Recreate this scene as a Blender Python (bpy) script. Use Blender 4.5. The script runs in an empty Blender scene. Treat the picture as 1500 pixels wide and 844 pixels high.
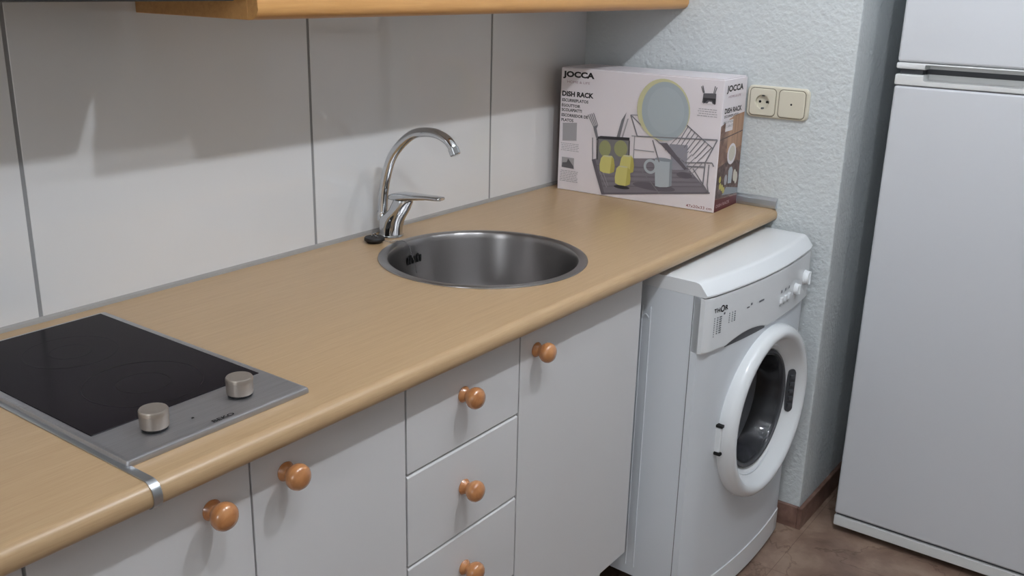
import bpy, bmesh, math
from mathutils import Vector, Matrix
import random
random.seed(4)
PI = math.pi
scn = bpy.context.scene
COL = scn.collection

# ------------------------------------------------------------------ materials
def mat(name, color, rough=.5, metal=0., spec=.5, coat=0., coat_rough=.05, trans=0., ior=1.45):
    m = bpy.data.materials.new(name); m.use_nodes = True
    b = m.node_tree.nodes['Principled BSDF']
    b.inputs['Base Color'].default_value = (*color, 1)
    b.inputs['Roughness'].default_value = rough
    b.inputs['Metallic'].default_value = metal
    b.inputs['Specular IOR Level'].default_value = spec
    b.inputs['Coat Weight'].default_value = coat
    b.inputs['Coat Roughness'].default_value = coat_rough
    b.inputs['Transmission Weight'].default_value = trans
    b.inputs['IOR'].default_value = ior
    return m

def srgb(r, g, b):
    f = lambda c: (c/12.92 if c <= .04045 else ((c+.055)/1.055)**2.4)
    return tuple(f(c/255) for c in (r, g, b))

def nodes(m):
    nt = m.node_tree
    return nt, nt.nodes, nt.links, nt.nodes['Principled BSDF']

def coords(m, scale=(1,1,1), kind='Object'):
    nt, N, L, b = nodes(m)
    tc = N.new('ShaderNodeTexCoord'); mp = N.new('ShaderNodeMapping')
    mp.inputs['Scale'].default_value = scale
    L.new(tc.outputs[kind], mp.inputs['Vector'])
    return mp.outputs['Vector']

def noise(m, vec, scale, detail=4, rough=.5, dist=0.):
    nt, N, L, b = nodes(m)
    n = N.new('ShaderNodeTexNoise')
    n.inputs['Scale'].default_value = scale; n.inputs['Detail'].default_value = detail
    n.inputs['Roughness'].default_value = rough; n.inputs['Distortion'].default_value = dist
    L.new(vec, n.inputs['Vector'])
    return n.outputs['Fac']

def ramp(m, fac, stops):
    nt, N, L, b = nodes(m)
    r = N.new('ShaderNodeValToRGB')
    els = r.color_ramp.elements
    els[0].position, els[0].color = stops[0][0], (*stops[0][1], 1)
    els[1].position, els[1].color = stops[-1][0], (*stops[-1][1], 1)
    for p, c in stops[1:-1]:
        e = els.new(p); e.color = (*c, 1)
    L.new(fac, r.inputs['Fac'])
    return r.outputs['Color']

def mix(m, fac, a, b_, mode='MIX'):
    nt, N, L, b = nodes(m)
    x = N.new('ShaderNodeMix'); x.data_type = 'RGBA'; x.blend_type = mode
    if isinstance(fac, (int, float)): x.inputs[0].default_value = fac
    else: L.new(fac, x.inputs[0])
    for s, v in ((6, a), (7, b_)):
        if isinstance(v, tuple): x.inputs[s].default_value = (*v, 1)
        else: L.new(v, x.inputs[s])
    return x.outputs[2]

def setcol(m, out):
    nt, N, L, b = nodes(m); L.new(out, b.inputs['Base Color'])

def bump(m, fac, strength=.2, dist=.002):
    nt, N, L, b = nodes(m)
    n = N.new('ShaderNodeBump'); n.inputs['Strength'].default_value = strength
    n.inputs['Distance'].default_value = dist
    L.new(fac, n.inputs['Height']); L.new(n.outputs['Normal'], b.inputs['Normal'])

M = {}
# pale beech laminate: fine streaks running along x
m = M['beech'] = mat('beech_laminate', (.5,.36,.22), .32, spec=.5)
v = coords(m, (1.6, 46, 46)); n1 = noise(m, v, 3.2, 5, .6, .3)
v2 = coords(m, (7, 190, 190)); n2 = noise(m, v2, 3.0, 3, .6)
c1 = ramp(m, n1, [(.25, srgb(176,146,110)), (.5, srgb(184,154,117)), (.75, srgb(191,162,125))])
c2 = ramp(m, n2, [(.35, srgb(174,143,107)), (.6, srgb(190,161,124))])
setcol(m, mix(m, .35, c1, c2))
# warmer beech of the wall cabinet's moulding
m = M['honey'] = mat('honey_beech', (.5,.3,.13), .3, spec=.5)
v = coords(m, (2, 40, 40)); n1 = noise(m, v, 3.2, 5, .6, .4)
setcol(m, ramp(m, n1, [(.25, srgb(192,141,84)), (.5, srgb(203,152,93)), (.75, srgb(211,161,102))]))
# varnished knobs
m = M['knob'] = mat('varnished_knob_wood', (.5,.2,.06), .34, spec=.4, coat=1., coat_rough=.13)
v = coords(m, (18, 60, 18)); n1 = noise(m, v, 2.0, 4, .55, .4)
setcol(m, ramp(m, n1, [(.3, srgb(174,112,66)), (.55, srgb(194,133,83)), (.75, srgb(204,147,98))]))
# white melamine
m = M['melamine'] = mat('white_melamine', srgb(222,221,221), .42, spec=.4)
m = M['edge_white'] = mat('white_edge_band', srgb(228,227,226), .4)
m = M['gap_dark'] = mat('dark_gap', srgb(52,48,46), .8)
# tiles
m = M['tile'] = mat('glossy_white_tile', srgb(212,211,210), .06, spec=.8)
v = coords(m, (1,1,1)); n1 = noise(m, v, 2.2, 2)
setcol(m, ramp(m, n1, [(.3, srgb(224,224,224)), (.7, srgb(230,229,229))]))
bump(m, noise(m, coords(m,(1,1,1)), 5, 2), .05, .003)
M['grout'] = mat('grey_grout', srgb(148,148,149), .8)
M['silicone'] = mat('grey_silicone_seal', srgb(158,155,151), .5)
# stippled wall paint
m = M['stucco'] = mat('stippled_white_paint', srgb(207,212,213), .75, spec=.3)
v = coords(m, (1,1,1)); bump(m, noise(m, v, 88, 3, .5), .62, .006)
m = M['plain_paint'] = mat('plain_wall_paint', srgb(214,214,210), .8)
m = M['ceiling'] = mat('ceiling_paint', srgb(232,232,230), .85)
# floor: brown marble tile
m = M['floor'] = mat('brown_marble_tile', (.3,.25,.2), .3, spec=.5)
nt, N, L, b = nodes(m)
v = coords(m, (1,1,1))
br = N.new('ShaderNodeTexBrick'); br.offset = 0; br.squash = 1
br.inputs['Scale'].default_value = 1; br.inputs['Mortar Size'].default_value = .0008
br.inputs['Brick Width'].default_value = .4; br.inputs['Row Height'].default_value = .4
br.inputs['Color1'].default_value = (.95,.95,.95,1); br.inputs['Color2'].default_value = (.74,.72,.70,1)
br.inputs['Mortar'].default_value = (.55,.5,.47,1); br.inputs['Bias'].default_value = 0
L.new(v, br.inputs['Vector'])
n1 = noise(m, v, 7, 6, .6, .3)
cc = ramp(m, n1, [(.3, srgb(122,99,86)), (.48, srgb(146,122,107)), (.6, srgb(164,141,124)), (.75, srgb(142,118,104))])
n2 = noise(m, v, 4.0, 5, .55, .8)
vein = ramp(m, n2, [(.485, (1,1,1)), (.5, (.38,.29,.25)), (.512, (1,1,1))])
cc = mix(m, .55, cc, vein, 'MULTIPLY')
setcol(m, mix(m, 1., cc, br.outputs['Color'], 'MULTIPLY'))
m = M['skirting'] = mat('brown_marble_skirting', (.2,.14,.11), .35)
v = coords(m, (1,1,1)); setcol(m, ramp(m, noise(m, v, 14, 6, .6, 1.), [(.3, srgb(104,76,66)), (.6, srgb(138,108,96)), (.8, srgb(158,132,120))]))
# metals
m = M['steel'] = mat('brushed_steel', srgb(176,176,178), .46, 1.)
v = coords(m, (3, 220, 220)); n1 = noise(m, v, 4, 3)
setcol(m, ramp(m, n1, [(.3, srgb(178,178,181)), (.7, srgb(194,194,197))]))
m = M['sink_steel'] = mat('satin_sink_steel', srgb(166,163,162), .33, 1.)
nt, N, L, b = nodes(m)
tg = N.new('ShaderNodeTangent'); tg.direction_type = 'RADIAL'; tg.axis = 'Z'
L.new(tg.outputs['Tangent'], b.inputs['Tangent'])
b.inputs['Anisotropic'].default_value = .8; b.inputs['Anisotropic Rotation'].default_value = .25
M['chrome'] = mat('polished_chrome', srgb(205,207,210), .07, 1.)
m = M['satin'] = mat('satin_nickel_plastic', srgb(176,166,156), .38, .75)
M['aluminium'] = mat('anodised_aluminium', srgb(196,200,204), .33, 1.)
M['hob_glass'] = mat('black_ceramic_glass', srgb(25,20,25), .2, spec=.05)
M['hob_mark'] = mat('dark_grey_zone_print', srgb(38,33,37), .25, spec=.05)
M['black'] = mat('black_rubber', srgb(26,24,24), .45)
M['ink'] = mat('black_ink', srgb(28,26,27), .5)
M['dark'] = mat('dark_hole', srgb(14,13,13), .8)
# appliances
M['enamel'] = mat('white_enamel', srgb(224,227,230), .3, spec=.5)
M['enamel_cool'] = mat('painted_steel_side', srgb(222,227,232), .38, spec=.5)
M['plastic'] = mat('white_gloss_plastic', srgb(233,236,238), .2, spec=.5)
M['grey_print'] = mat('grey_print', srgb(120,124,130), .5)
M['grey_plastic'] = mat('dark_grey_plastic', srgb(70,72,76), .35)
M['seam'] = mat('seam_shadow_grey', srgb(120,122,125), .7)
M['gasket'] = mat('grey_rubber_gasket', srgb(78,80,84), .6)
M['door_glass'] = mat('clear_door_glass', (.8,.8,.83), .02, trans=1., ior=1.25)
M['drum'] = mat('dark_drum', srgb(44,38,42), .6, 0.)
m = M['fridge'] = mat('fridge_white', srgb(210,212,216), .42, spec=.45)
bump(m, noise(m, coords(m,(1,1,1)), 240, 2), .05, .001)
M['fridge_trim'] = mat('fridge_trim_white', srgb(222,223,222), .35)
M['ivory'] = mat('ivory_plastic', srgb(214,208,190), .35, spec=.5)
M['ivory_groove'] = mat('ivory_groove', srgb(128,121,104), .5)
# printed carton
def pm(k, rgb, rough=.5): M[k] = mat('print_'+k, srgb(*rgb), rough)
m = M['carton'] = mat('white_coated_carton', srgb(229,222,226), .38, spec=.45)
pm('c_wine', (92,30,36)); pm('c_plate_rim', (202,199,158)); pm('c_plate', (166,176,182)); pm('c_plate_in', (172,182,187))
pm('c_wire', (124,122,127)); pm('c_wire_l', (150,148,153)); pm('c_mat', (124,119,127)); pm('c_mat_d', (100,95,103)); pm('c_mat_l',(132,128,135))
pm('c_lime', (206,199,122)); pm('c_lime_d', (184,174,94)); pm('c_lime_pale', (150,152,108)); pm('c_hold', (122,120,122)); pm('c_hold_d', (50,48,52))
pm('c_mug', (176,184,190)); pm('c_mug_d', (140,147,154)); pm('c_jug', (148,146,156)); pm('c_grey', (165,162,165)); pm('c_grey_d', (95,93,97))
pm('c_red', (140,84,88)); pm('c_pink', (170,140,148)); pm('c_white', (226,220,222)); pm('c_cream',(206,200,186))
m = M['c_photo'] = mat('print_kitchen_photo', (.3,.2,.15), .45)
v = coords(m, (1,1,1)); n1 = noise(m, v, 26, 5, .6, .6)
setcol(m, ramp(m, n1, [(.3, srgb(86,62,56)), (.5, srgb(128,98,84)), (.7, srgb(160,130,112))]))
m = M['c_photo_wood'] = mat('print_wood_cupboard', (.4,.25,.15), .45)
v = coords(m, (1, 40, 2)); n1 = noise(m, v, 3, 3)
setcol(m, ramp(m, n1, [(.3, srgb(150,112,88)), (.7, srgb(186,150,122))]))
m = M['c_photo_dark'] = mat('print_dark_counter', (.1,.08,.07), .45)
v = coords(m, (1,1,1)); n1 = noise(m, v, 45, 5, .65, .8)
setcol(m, ramp(m, n1, [(.35, srgb(58,42,40)), (.55, srgb(96,74,70)), (.75, srgb(150,128,122))]))

# ------------------------------------------------------------------ mesh helpers
def BM(): return bmesh.new()

def box(bm, x0, x1, y0, y1, z0, z1, bev=0., seg=2, mi=0):
    r = bmesh.ops.create_cube(bm, size=1.)
    vs = r['verts']
    for v in vs:
        v.co = Vector(((x0+x1)/2+v.co.x*(x1-x0), (y0+y1)/2+v.co.y*(y1-y0), (z0+z1)/2+v.co.z*(z1-z0)))
    fs = {f for v in vs for f in v.link_faces}
    for f in fs: f.material_index = mi
    if bev:
        es = list({e for v in vs for e in v.link_edges})
        r = bmesh.ops.bevel(bm, geom=es, offset=bev, segments=seg, profile=.5, affect='EDGES')
        for f in r['faces']: f.material_index = mi
    return vs

def prism(bm, poly, axis, a0, a1, mi=0, bev=0., seg=2):
    """extrude a 2-D outline along an axis: 'x' -> (y,z), 'y' -> (x,z), 'z' -> (x,y)"""
    def P(p, a):
        return Vector((a, p[0], p[1])) if axis == 'x' else Vector((p[0], a, p[1])) if axis == 'y' else Vector((p[0], p[1], a))
    A = [bm.verts.new(P(p, a0)) for p in poly]; B = [bm.verts.new(P(p, a1)) for p in poly]
    fs = [bm.faces.new(A), bm.faces.new(B)]
    n = len(poly)
    for i in range(n): fs.append(bm.faces.new((A[i], A[(i+1)%n], B[(i+1)%n], B[i])))
    for f in fs: f.material_index = mi
    if bev:
        es = list(set(fs[0].edges) | set(fs[1].edges))
        bmesh.ops.bevel(bm, geom=es, offset=bev, segments=seg, profile=.5, affect='EDGES')
    return fs

def lathe(bm, prof, c, axis='z', n=48, mi=0, close=False):
    """profile of (radius, height) turned about an axis through c"""
    c = Vector(c); rings = []
    for r, h in prof:
        if r < 1e-6:
            o = {'z': (0,0,h), 'y': (0,h,0), 'x': (h,0,0)}[axis]
            rings.append([bm.verts.new(c+Vector(o))]); continue
        ring = []
        for i in range(n):
            a = 2*PI*i/n; p, q = r*math.cos(a), r*math.sin(a)
            o = {'z': (p,q,h), 'y': (p,h,q), 'x': (h,p,q)}[axis]
            ring.append(bm.verts.new(c+Vector(o)))
        rings.append(ring)
    prs = list(zip(rings, rings[1:]))
    if close: prs.append((rings[-1], rings[0]))
    for A, B in prs:
        if len(A) == 1 and len(B) == 1: continue
        for i in range(n):
            j = (i+1) % n
            if len(A) == 1: f = bm.faces.new((A[0], B[i], B[j]))
            elif len(B) == 1: f = bm.faces.new((A[i], A[j], B[0]))
            else: f = bm.faces.new((A[i], A[j], B[j], B[i]))
            f.material_index = mi

def loft(bm, rings, mi=0, caps=True):
    R = [[bm.verts.new(Vector(p)) for p in r] for r in rings]
    n = len(R[0])
    for A, B in zip(R, R[1:]):
        for i in range(n):
            f = bm.faces.new((A[i], A[(i+1)%n], B[(i+1)%n], B[i])); f.material_index = mi
    if caps:
        for r in (R[0], R[-1]): bm.faces.new(r).material_index = mi

def tube(bm, pts, rad, n=16, mi=0, closed=False):
    pts = [Vector(p) for p in pts]; m_ = len(pts)
    rads = rad if isinstance(rad, (list, tuple)) else [rad]*m_
    rings = []; prev = None
    for i, p in enumerate(pts):
        if closed: t = pts[(i+1)%m_]-pts[i-1]
        else: t = pts[min(i+1, m_-1)]-pts[max(i-1, 0)]
        t.normalize()
        if prev is None:
            up = Vector((0,0,1)) if abs(t.z) < .9 else Vector((1,0,0))
            a = t.cross(up).normalized()
        else:
            a = (prev - t*prev.dot(t)).normalized()
        prev = a; b_ = t.cross(a)
        rings.append([bm.verts.new(p+(a*math.cos(2*PI*k/n)+b_*math.sin(2*PI*k/n))*rads[i]) for k in range(n)])
    prs = list(zip(rings, rings[1:]))
    if closed: prs.append((rings[-1], rings[0]))
    for A, B in prs:
        for k in range(n):
            bm.faces.new((A[k], A[(k+1)%n], B[(k+1)%n], B[k])).material_index = mi
    if not closed:
        for r in (rings[0], rings[-1]): bm.faces.new(r).material_index = mi

def spline(P, n=8):
    P = [Vector(p) for p in P]; out = []
    for i in range(len(P)-1):
        p0, p1, p2, p3 = P[max(i-1,0)], P[i], P[i+1], P[min(i+2, len(P)-1)]
        for k in range(n):
            t = k/n
            out.append(.5*((2*p1)+(p2-p0)*t+(2*p0-5*p1+4*p2-p3)*t*t+(3*p1-p0-3*p2+p3)*t**3))
    out.append(P[-1]); return out

def rrect(x0, x1, y0, y1, r, n=6):
    out = []
    for cx, cy, a in ((x1-r,y1-r,0), (x0+r,y1-r,90), (x0+r,y0+r,180), (x1-r,y0+r,270)):
        for k in range(n+1):
            t = math.radians(a+90*k/n); out.append((cx+r*math.cos(t), cy+r*math.sin(t)))
    return out

def add_text(bm, s, w, h, mtx, mi=0, bold=.0, th=.0002, hx=None):
    """lettering w wide and h high with its lower left corner at mtx's origin, in mtx's xy plane"""
    cu = bpy.data.curves.new('lettering', 'FONT'); cu.body = s; cu.size = 1; cu.offset = bold; cu.resolution_u = 3
    o = bpy.data.objects.new('lettering', cu); COL.objects.link(o)
    me = o.to_mesh()
    xs = [v.co.x for v in me.vertices]; ys = [v.co.y for v in me.vertices]
    t = BM(); t.from_mesh(me); o.to_mesh_clear()
    bpy.data.objects.remove(o); bpy.data.curves.remove(cu)
    sx, sy = w/(max(xs)-min(xs)), h/(max(ys)-min(ys))
    vm = {}
    for v in t.verts:
        vm[v] = bm.verts.new(mtx @ Vector(((v.co.x-min(xs))*sx, (v.co.y-min(ys))*sy, th)))
    for f in t.faces:
        try: nf = bm.faces.new([vm[v] for v in f.verts]); nf.material_index = mi
        except ValueError: pass
    t.free()

def weight(o):
    w = o.modifiers.new('weighted_normals', 'WEIGHTED_NORMAL'); w.weight = 80; w.keep_sharp = True

def mesh_obj(name, bm, mats, parent=None, smooth=35, recalc=True):
    if recalc: bmesh.ops.recalc_face_normals(bm, faces=bm.faces)
    me = bpy.data.meshes.new(name); bm.to_mesh(me); bm.free()
    for k in (mats if isinstance(mats, (list, tuple)) else [mats]): me.materials.append(M[k])
    if smooth:
        me.polygons.foreach_set('use_smooth', [True]*len(me.polygons))
        me.set_sharp_from_angle(angle=math.radians(smooth))
    o = bpy.data.objects.new(name, me); COL.objects.link(o)
    if parent is not None: o.parent = parent
    if smooth: weight(o)
    return o

def part(name, bm, mats, root, world=True, smooth=35, parent=None, label=None):
    """a part of root; world=True: bm was built in world coordinates"""
    if world: bmesh.ops.translate(bm, verts=bm.verts, vec=-root.location)
    o = mesh_obj(name, bm, mats, parent or root, smooth)
    if label: o['label'] = label
    return o

def thing(name, label, cat, loc, rz=0., group=None):
    o = bpy.data.objects.new(name, None); COL.objects.link(o)
    o.empty_display_size = .05
    o.location = loc; o.rotation_euler = (0,0,rz); o['label'] = label; o['category'] = cat
    if group: o['group'] = group
    return o

def tag(o, label, cat, group=None):
    o['label'] = label; o['category'] = cat
    if group: o['group'] = group
    return o

def structure(name, bm, mats, smooth=35):
    o = mesh_obj(name, bm, mats, None, smooth); o['kind'] = 'structure'; return o

def cut(o, bm_cutter):
    """boolean difference baked into o's mesh"""
    c = mesh_obj('cutter', bm_cutter, ['dark'], None, 0)
    c.matrix_world = Matrix.Identity(4)
    if o.parent is not None: c.parent = o.parent
    o.modifiers.clear()
    md = o.modifiers.new('cut', 'BOOLEAN'); md.object = c; md.operation = 'DIFFERENCE'; md.solver = 'EXACT'
    dg = bpy.context.evaluated_depsgraph_get(); dg.update()
    me = bpy.data.meshes.new_from_object(o.evaluated_get(dg))
    o.modifiers.clear(); old = o.data; o.data = me; me.name = old.name
    bpy.data.meshes.remove(old); cm = c.data; bpy.data.objects.remove(c); bpy.data.meshes.remove(cm)
    me.polygons.foreach_set('use_smooth', [True]*len(me.polygons))
    me.set_sharp_from_angle(angle=math.radians(35)); weight(o)

# ------------------------------------------------------------------ sizes (metres)
ZC = .899          # worktop surface
YF = -.6207        # worktop front
XR = 2.243         # right wall
YD = -.580         # door faces
# ------------------------------------------------------------------ the room
XL, YB, XA, ZT = -3.2, -4.2, 2.98, 2.42
b = BM(); box(b, XL-.1, XA+.1, YB-.1, .12, -.06, 0); structure('floor', b, 'floor')
b = BM(); box(b, XL-.1, XA+.1, YB-.1, .12, ZT, ZT+.06); structure('ceiling', b, 'ceiling')
b = BM(); box(b, XL-.1, XL, YB, .0, 0, ZT); structure('wall_left', b, 'plain_paint')
b = BM(); box(b, XL-.1, XA+.1, YB-.1, YB, 0, ZT); structure('wall_front', b, 'plain_paint')
b = BM(); box(b, XA, XA+.1, YB, -.776, 0, ZT); structure('wall_alcove', b, 'stucco')
b = BM(); box(b, XR, XA+.1, -.776, .12, 0, ZT, .006, 2); structure('wall_right', b, 'stucco')
# tiled back wall: glossy slabs .61 m wide on a grey bed that shows as the joints
b = BM(); box(b, XL, XR, .0016, .1, 0, ZT, mi=1)
seams = [-3.07, -2.46, -1.85, -1.24, -.635, -.033, .5715, 1.1873, 1.7994, XR+.003]
for x0, x1 in zip([XL]+seams[:-1], seams):
    box(b, x0+.0035, x1-.0035, .0, .012, .87, 1.66, .0008, 1, 0)
    box(b, x0+.0035, x1-.0035, .0, .012, 1.666, ZT, .0008, 1, 0)
structure('wall_back', b, ['tile', 'grout'])
b = BM(); prism(b, [(0,ZC), (-.006,ZC), (-.0045,ZC+.0055), (0,ZC+.0085)], 'x', -.42, XR, 0)
structure('trim_1', b, 'silicone')
# marble skirting round the end of the right wall
b = BM(); box(b, XR-.012, XR, -.776, -.05, 0, .066, .0015, 1); structure('baseboard_right', b, 'skirting')
b = BM(); box(b, XR-.012, XA, -.788, -.7762, 0, .066, .0015, 1); structure('baseboard_alcove', b, 'skirting')

# ------------------------------------------------------------------ worktops
def top_profile():
    y, r, z1, z0 = YF, .017, ZC, ZC-.033
    pts = [(0, z1), ]
    for k in range(9):
        a = PI/2+PI/2*k/8; pts.append((y+r+r*math.cos(a), z1-r+r*math.sin(a)))
    for k in range(7):
        a = PI+PI/2*k/6; pts.append((y+.013+.013*math.cos(a), z0+.013+.013*math.sin(a)))
    pts += [(YD+.03, z0), (YD+.03, z0+.002), (0, z0+.002)]
    return pts
b = BM(); prism(b, top_profile(), 'x', .3665, XR-.001)
wt = mesh_obj('worktop', b, 'beech')
tag(wt, 'long beech worktop holding the round sink, hob and dish rack box', 'worktop')
b = BM(); lathe(b, [(0,-.1),(.206,-.1),(.206,.1),(0,.1)], (1.366,-.318,ZC), 'z', 64)
cut(wt, b)
b = BM(); prism(b, top_profile(), 'x', -.42, .3605)
tag(mesh_obj('worktop', b, 'beech'), 'beech worktop piece left of the metal joint strip, at the photo edge', 'worktop')
# joint strip wrapped over the front edge
prof = top_profile()[1:17]
outer = [(p[0], p[1]) for p in prof]
def offset(pl, d):
    out = []
    for i, p in enumerate(pl):
        q0, q1 = pl[max(i-1,0)], pl[min(i+1,len(pl)-1)]
        t = Vector((q1[0]-q0[0], q1[1]-q0[1])).normalized()
        out.append((p[0]-t.y*(-d), p[1]+t.x*(-d)))
    return out
path = [(-.03, ZC)]+outer
b = BM(); prism(b, offset(path, .0016)+list(reversed(offset(path, -.0004))), 'x', .3585, .3705)
tag(mesh_obj('joint_strip', b, 'aluminium'), 'metal joint strip across the worktop beside the hob corner, wrapping over the edge', 'trim strip')
# aluminium upstand along the right wall
b = BM()
prism(b, [(XR-.001, ZC+.0005), (XR-.013, ZC+.0005), (XR-.013, ZC+.008), (XR-.009, ZC+.020), (XR-.004, ZC+.027), (XR-.001, ZC+.028)], 'y', -.618, -.01)
bmesh.ops.bevel(b, geom=[e for e in b.edges], offset=.0008, segments=1, affect='EDGES')
tag(mesh_obj('upstand_profile', b, 'aluminium'), 'silver upstand profile where the worktop meets the right wall', 'trim strip')

# ------------------------------------------------------------------ base cabinets
def knob(x, z, root, parent):
    b = BM()
    lathe(b, [(0,.0), (.0135,.0), (.0145,-.002), (.012,-.006), (.0095,-.009), (.0102,-.012), (.0145,-.016), (.0182,-.0215),
              (.0192,-.027), (.018,-.0325), (.0145,-.037), (.008,-.0397), (0,-.0405)], (x, YD, z), 'y', 32)
    k = part('knob', b, 'knob', root, parent=parent)
    return k
def carcass(x0, x1, root, bowl=False):
    b = BM(); t = .016; y0, y1, z0, z1 = YD+.019, -.02, .165, ZC-.0345
    box(b, x0, x0+t, y0, y1, z0, z1); box(b, x1-t, x1, y0, y1, z0, z1)
    box(b, x0+t, x1-t, y0, y1, z0, z0+t); box(b, x0+t, x1-t, y1-.006, y1, z0+t, z1)
    box(b, x0+t, x1-t, y0, y0+.09, z1-t, z1)
    cc = part('carcass', b, 'melamine', root, smooth=0)
    if bowl:
        k = BM(); lathe(k, [(0,.715), (.227,.715), (.227,.95), (0,.95)], (1.366,-.318,0), 'z', 48)
        bmesh.ops.translate(k, verts=k.verts, vec=-root.location); cut(cc, k)
    b = BM(); box(b, x0, x1, -.515, -.50, 0, .1645); part('plinth', b, 'melamine', root, smooth=0)
def door(x0, x1, z0, z1, root):
    b = BM(); box(b, x0+.0015, x1-.0015, YD, YD+.018, z0, z1, .0012, 2)
    return part('door', b, 'melamine', root)
DZ0, DZ1 = .169, ZC-.037
# one step further left the row goes on under the left worktop piece
t = thing('base_cabinet', 'white base cabinet with one door left of the two-door hob cabinet', 'cabinet', (.06,-.3,0), 0, 'white base cabinets in a row under the worktop')
carcass(-.09, .2215, t); d = door(-.09, .2215, DZ0, DZ1, t); knob(-.03, .805, t, d)
t = thing('base_cabinet', 'white two-door base cabinet under the hob with two wooden knobs', 'cabinet', (.528,-.3,0), 0, 'white base cabinets in a row under the worktop')
carcass(.2225, .8335, t)
d = door(.2225, .528, DZ0, DZ1, t); knob(.4635, .805, t, d)
d = door(.528, .8335, DZ0, DZ1, t); knob(.587, .8085, t, d)
t = thing('drawer_cabinet', 'narrow white cabinet of stacked drawers, one wooden knob on each', 'cabinet', (.987,-.3,0))
carcass(.8345, 1.1405, t)
zs = [DZ1, .694, .522, .347, DZ0]
for i in range(4):
    b = BM(); z1, z0 = zs[i]-.001, zs[i+1]+.003
    if i == 0: z1 = DZ1
    if i == 3: z0 = DZ0
    # front with a rounded top edge that catches the light
    prism(b, [(YD, z0), (YD, z1-.0055), (YD+.0005, z1-.0045), (YD+.0042, z1-.0006), (YD+.0055, z1), (YD+.018, z1), (YD+.018, z0)], 'x', .836, 1.139)
    d = part('drawer_front', b, 'melamine', t)
    knob([.978,.981,.984,.986][i], [.790, .6125, .4475, .270][i], t, d)
t = thing('base_cabinet', 'white single-door base cabinet beside the washing machine, knob top left', 'cabinet', (1.368,-.3,0), 0, 'white base cabinets in a row under the worktop')
carcass(1.1415, 1.595, t, True); d = door(1.1415, 1.595, DZ0, DZ1, t); knob(1.1925, .807, t, d)

# ------------------------------------------------------------------ hob
HX, HY, HW, HD = .366, -.562, .288, .51
t = thing('hob', 'black glass two-zone hob with steel frame set in the worktop', 'hob', (HX+HW/2, HY+HD/2, ZC))
b = BM()
z0, z1 = ZC+.0004, ZC+.0085
def ring_rect(ins, z): return [(HX+ins,HY+ins,z), (HX+HW-ins,HY+ins,z), (HX+HW-ins,HY+HD-ins,z), (HX+ins,HY+HD-ins,z)]
def rr3(ins, z, r): return [(p[0],p[1],z) for p in rrect(HX+ins, HX+HW-ins, HY+ins, HY+HD-ins, r, 5)]
loft(b, [rr3(.0, z0, .004), rr3(.0, z0+.004, .004), rr3(.0012, z1-.0012, .004), rr3(.004, z1, .004), rr3(.0075, z1-.0002, .003)])
part('steel_plate', b, 'steel', t)
b = BM(); gz = z1+.0001
box(b, HX+.0105, HX+HW-.0125, HY+.094, HY+HD-.0095, z1-.003, gz+.0006, .0005, 1)
g = part('glass_panel', b, 'hob_glass', t)
def zone(x, y, r):
    b = BM()
    for q in (r, r*.965):
        pass
    lathe(b, [(r,0), (r-.0012,0), (r-.0012,.0001), (r,.0001)], (x, y, gz+.00065), 'z', 64, close=True)
    lathe(b, [(r*.45,0), (r*.45-.0008,0), (r*.45-.0008,.0001), (r*.45,.0001)], (x, y, gz+.00065), 'z', 64, close=True)
    part('zone_ring', b, 'hob_mark', t, parent=g)
zone(.515, -.372, .082); zone(.515, -.185, .068)
for kx in (.4405, .5755):
    b = BM(); c = (kx, -.508, z1)
    lathe(b, [(0,.0003), (.0165,.0003), (.0165,.0035), (0,.0035)], c, 'z', 40)
    sk = part('knob_skirt', b, 'black', t)
    b = BM()
    lathe(b, [(0,.0035), (.0178,.0035), (.0185,.005), (.0185,.0205), (.0188,.0208), (.0188,.0255), (.0175,.0275), (.0,.0278)], c, 'z', 40)
    part('control_knob', b, 'satin', t)
b = BM(); add_text(b, 'BEKO', .034, .0075, Matrix.Translation((.4975,-.5535,z1+.0001)), 0, .03)
part('printed_logo', b, 'ink', t, smooth=0)
b = BM(); box(b, .487, .4905, -.5215, -.5185, z1+.0001, z1+.0003); part('printed_mark', b, 'ink', t, smooth=0)

# ------------------------------------------------------------------ sink
SX, SY = 1.366, -.318
t = thing('sink', 'round stainless steel sink set in the beech worktop', 'sink', (SX, SY, ZC))
b = BM()
lathe(b, [(.222,.0005), (.2215,.0022), (.218,.0034), (.207,.0030), (.2025,.0012), (.2,-.003), (.1985,-.012), (.1965,-.06), (.194,-.115),
          (.189,-.135), (.178,-.148), (.155,-.155), (.06,-.159), (.045,-.161), (.045,-.166), (0,-.166)], (SX,SY,ZC), 'z', 96)
part('bowl', b, 'sink_steel', t)
b = BM(); lathe(b, [(.043,-.1655), (.043,-.1625), (.036,-.1615), (.03,-.163), (0,-.1632)], (SX,SY,ZC), 'z', 40)
part('drain', b, 'chrome', t)
# overflow slots on the left side of the bowl wall
AO = math.radians(90.5)
b = BM()
for k in range(6):
    a = AO+(k-2.5)*.042
    cx, cy = SX+.1952*math.cos(a), SY+.1952*math.sin(a)
    f = BM(); box(f, -.0014, .0014, -.0024, .0024, -.010, .011 if k in (1,4) else .007, .001, 1)
    bmesh.ops.transform(f, matrix=Matrix.Translation((cx,cy,ZC-.040)) @ Matrix.Rotation(a, 4, 'Z') , verts=f.verts)
    me = bpy.data.meshes.new('tmp'); f.to_mesh(me); f.free(); b.from_mesh(me); bpy.data.meshes.remove(me)
part('overflow', b, 'dark', t, smooth=0)

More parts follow.
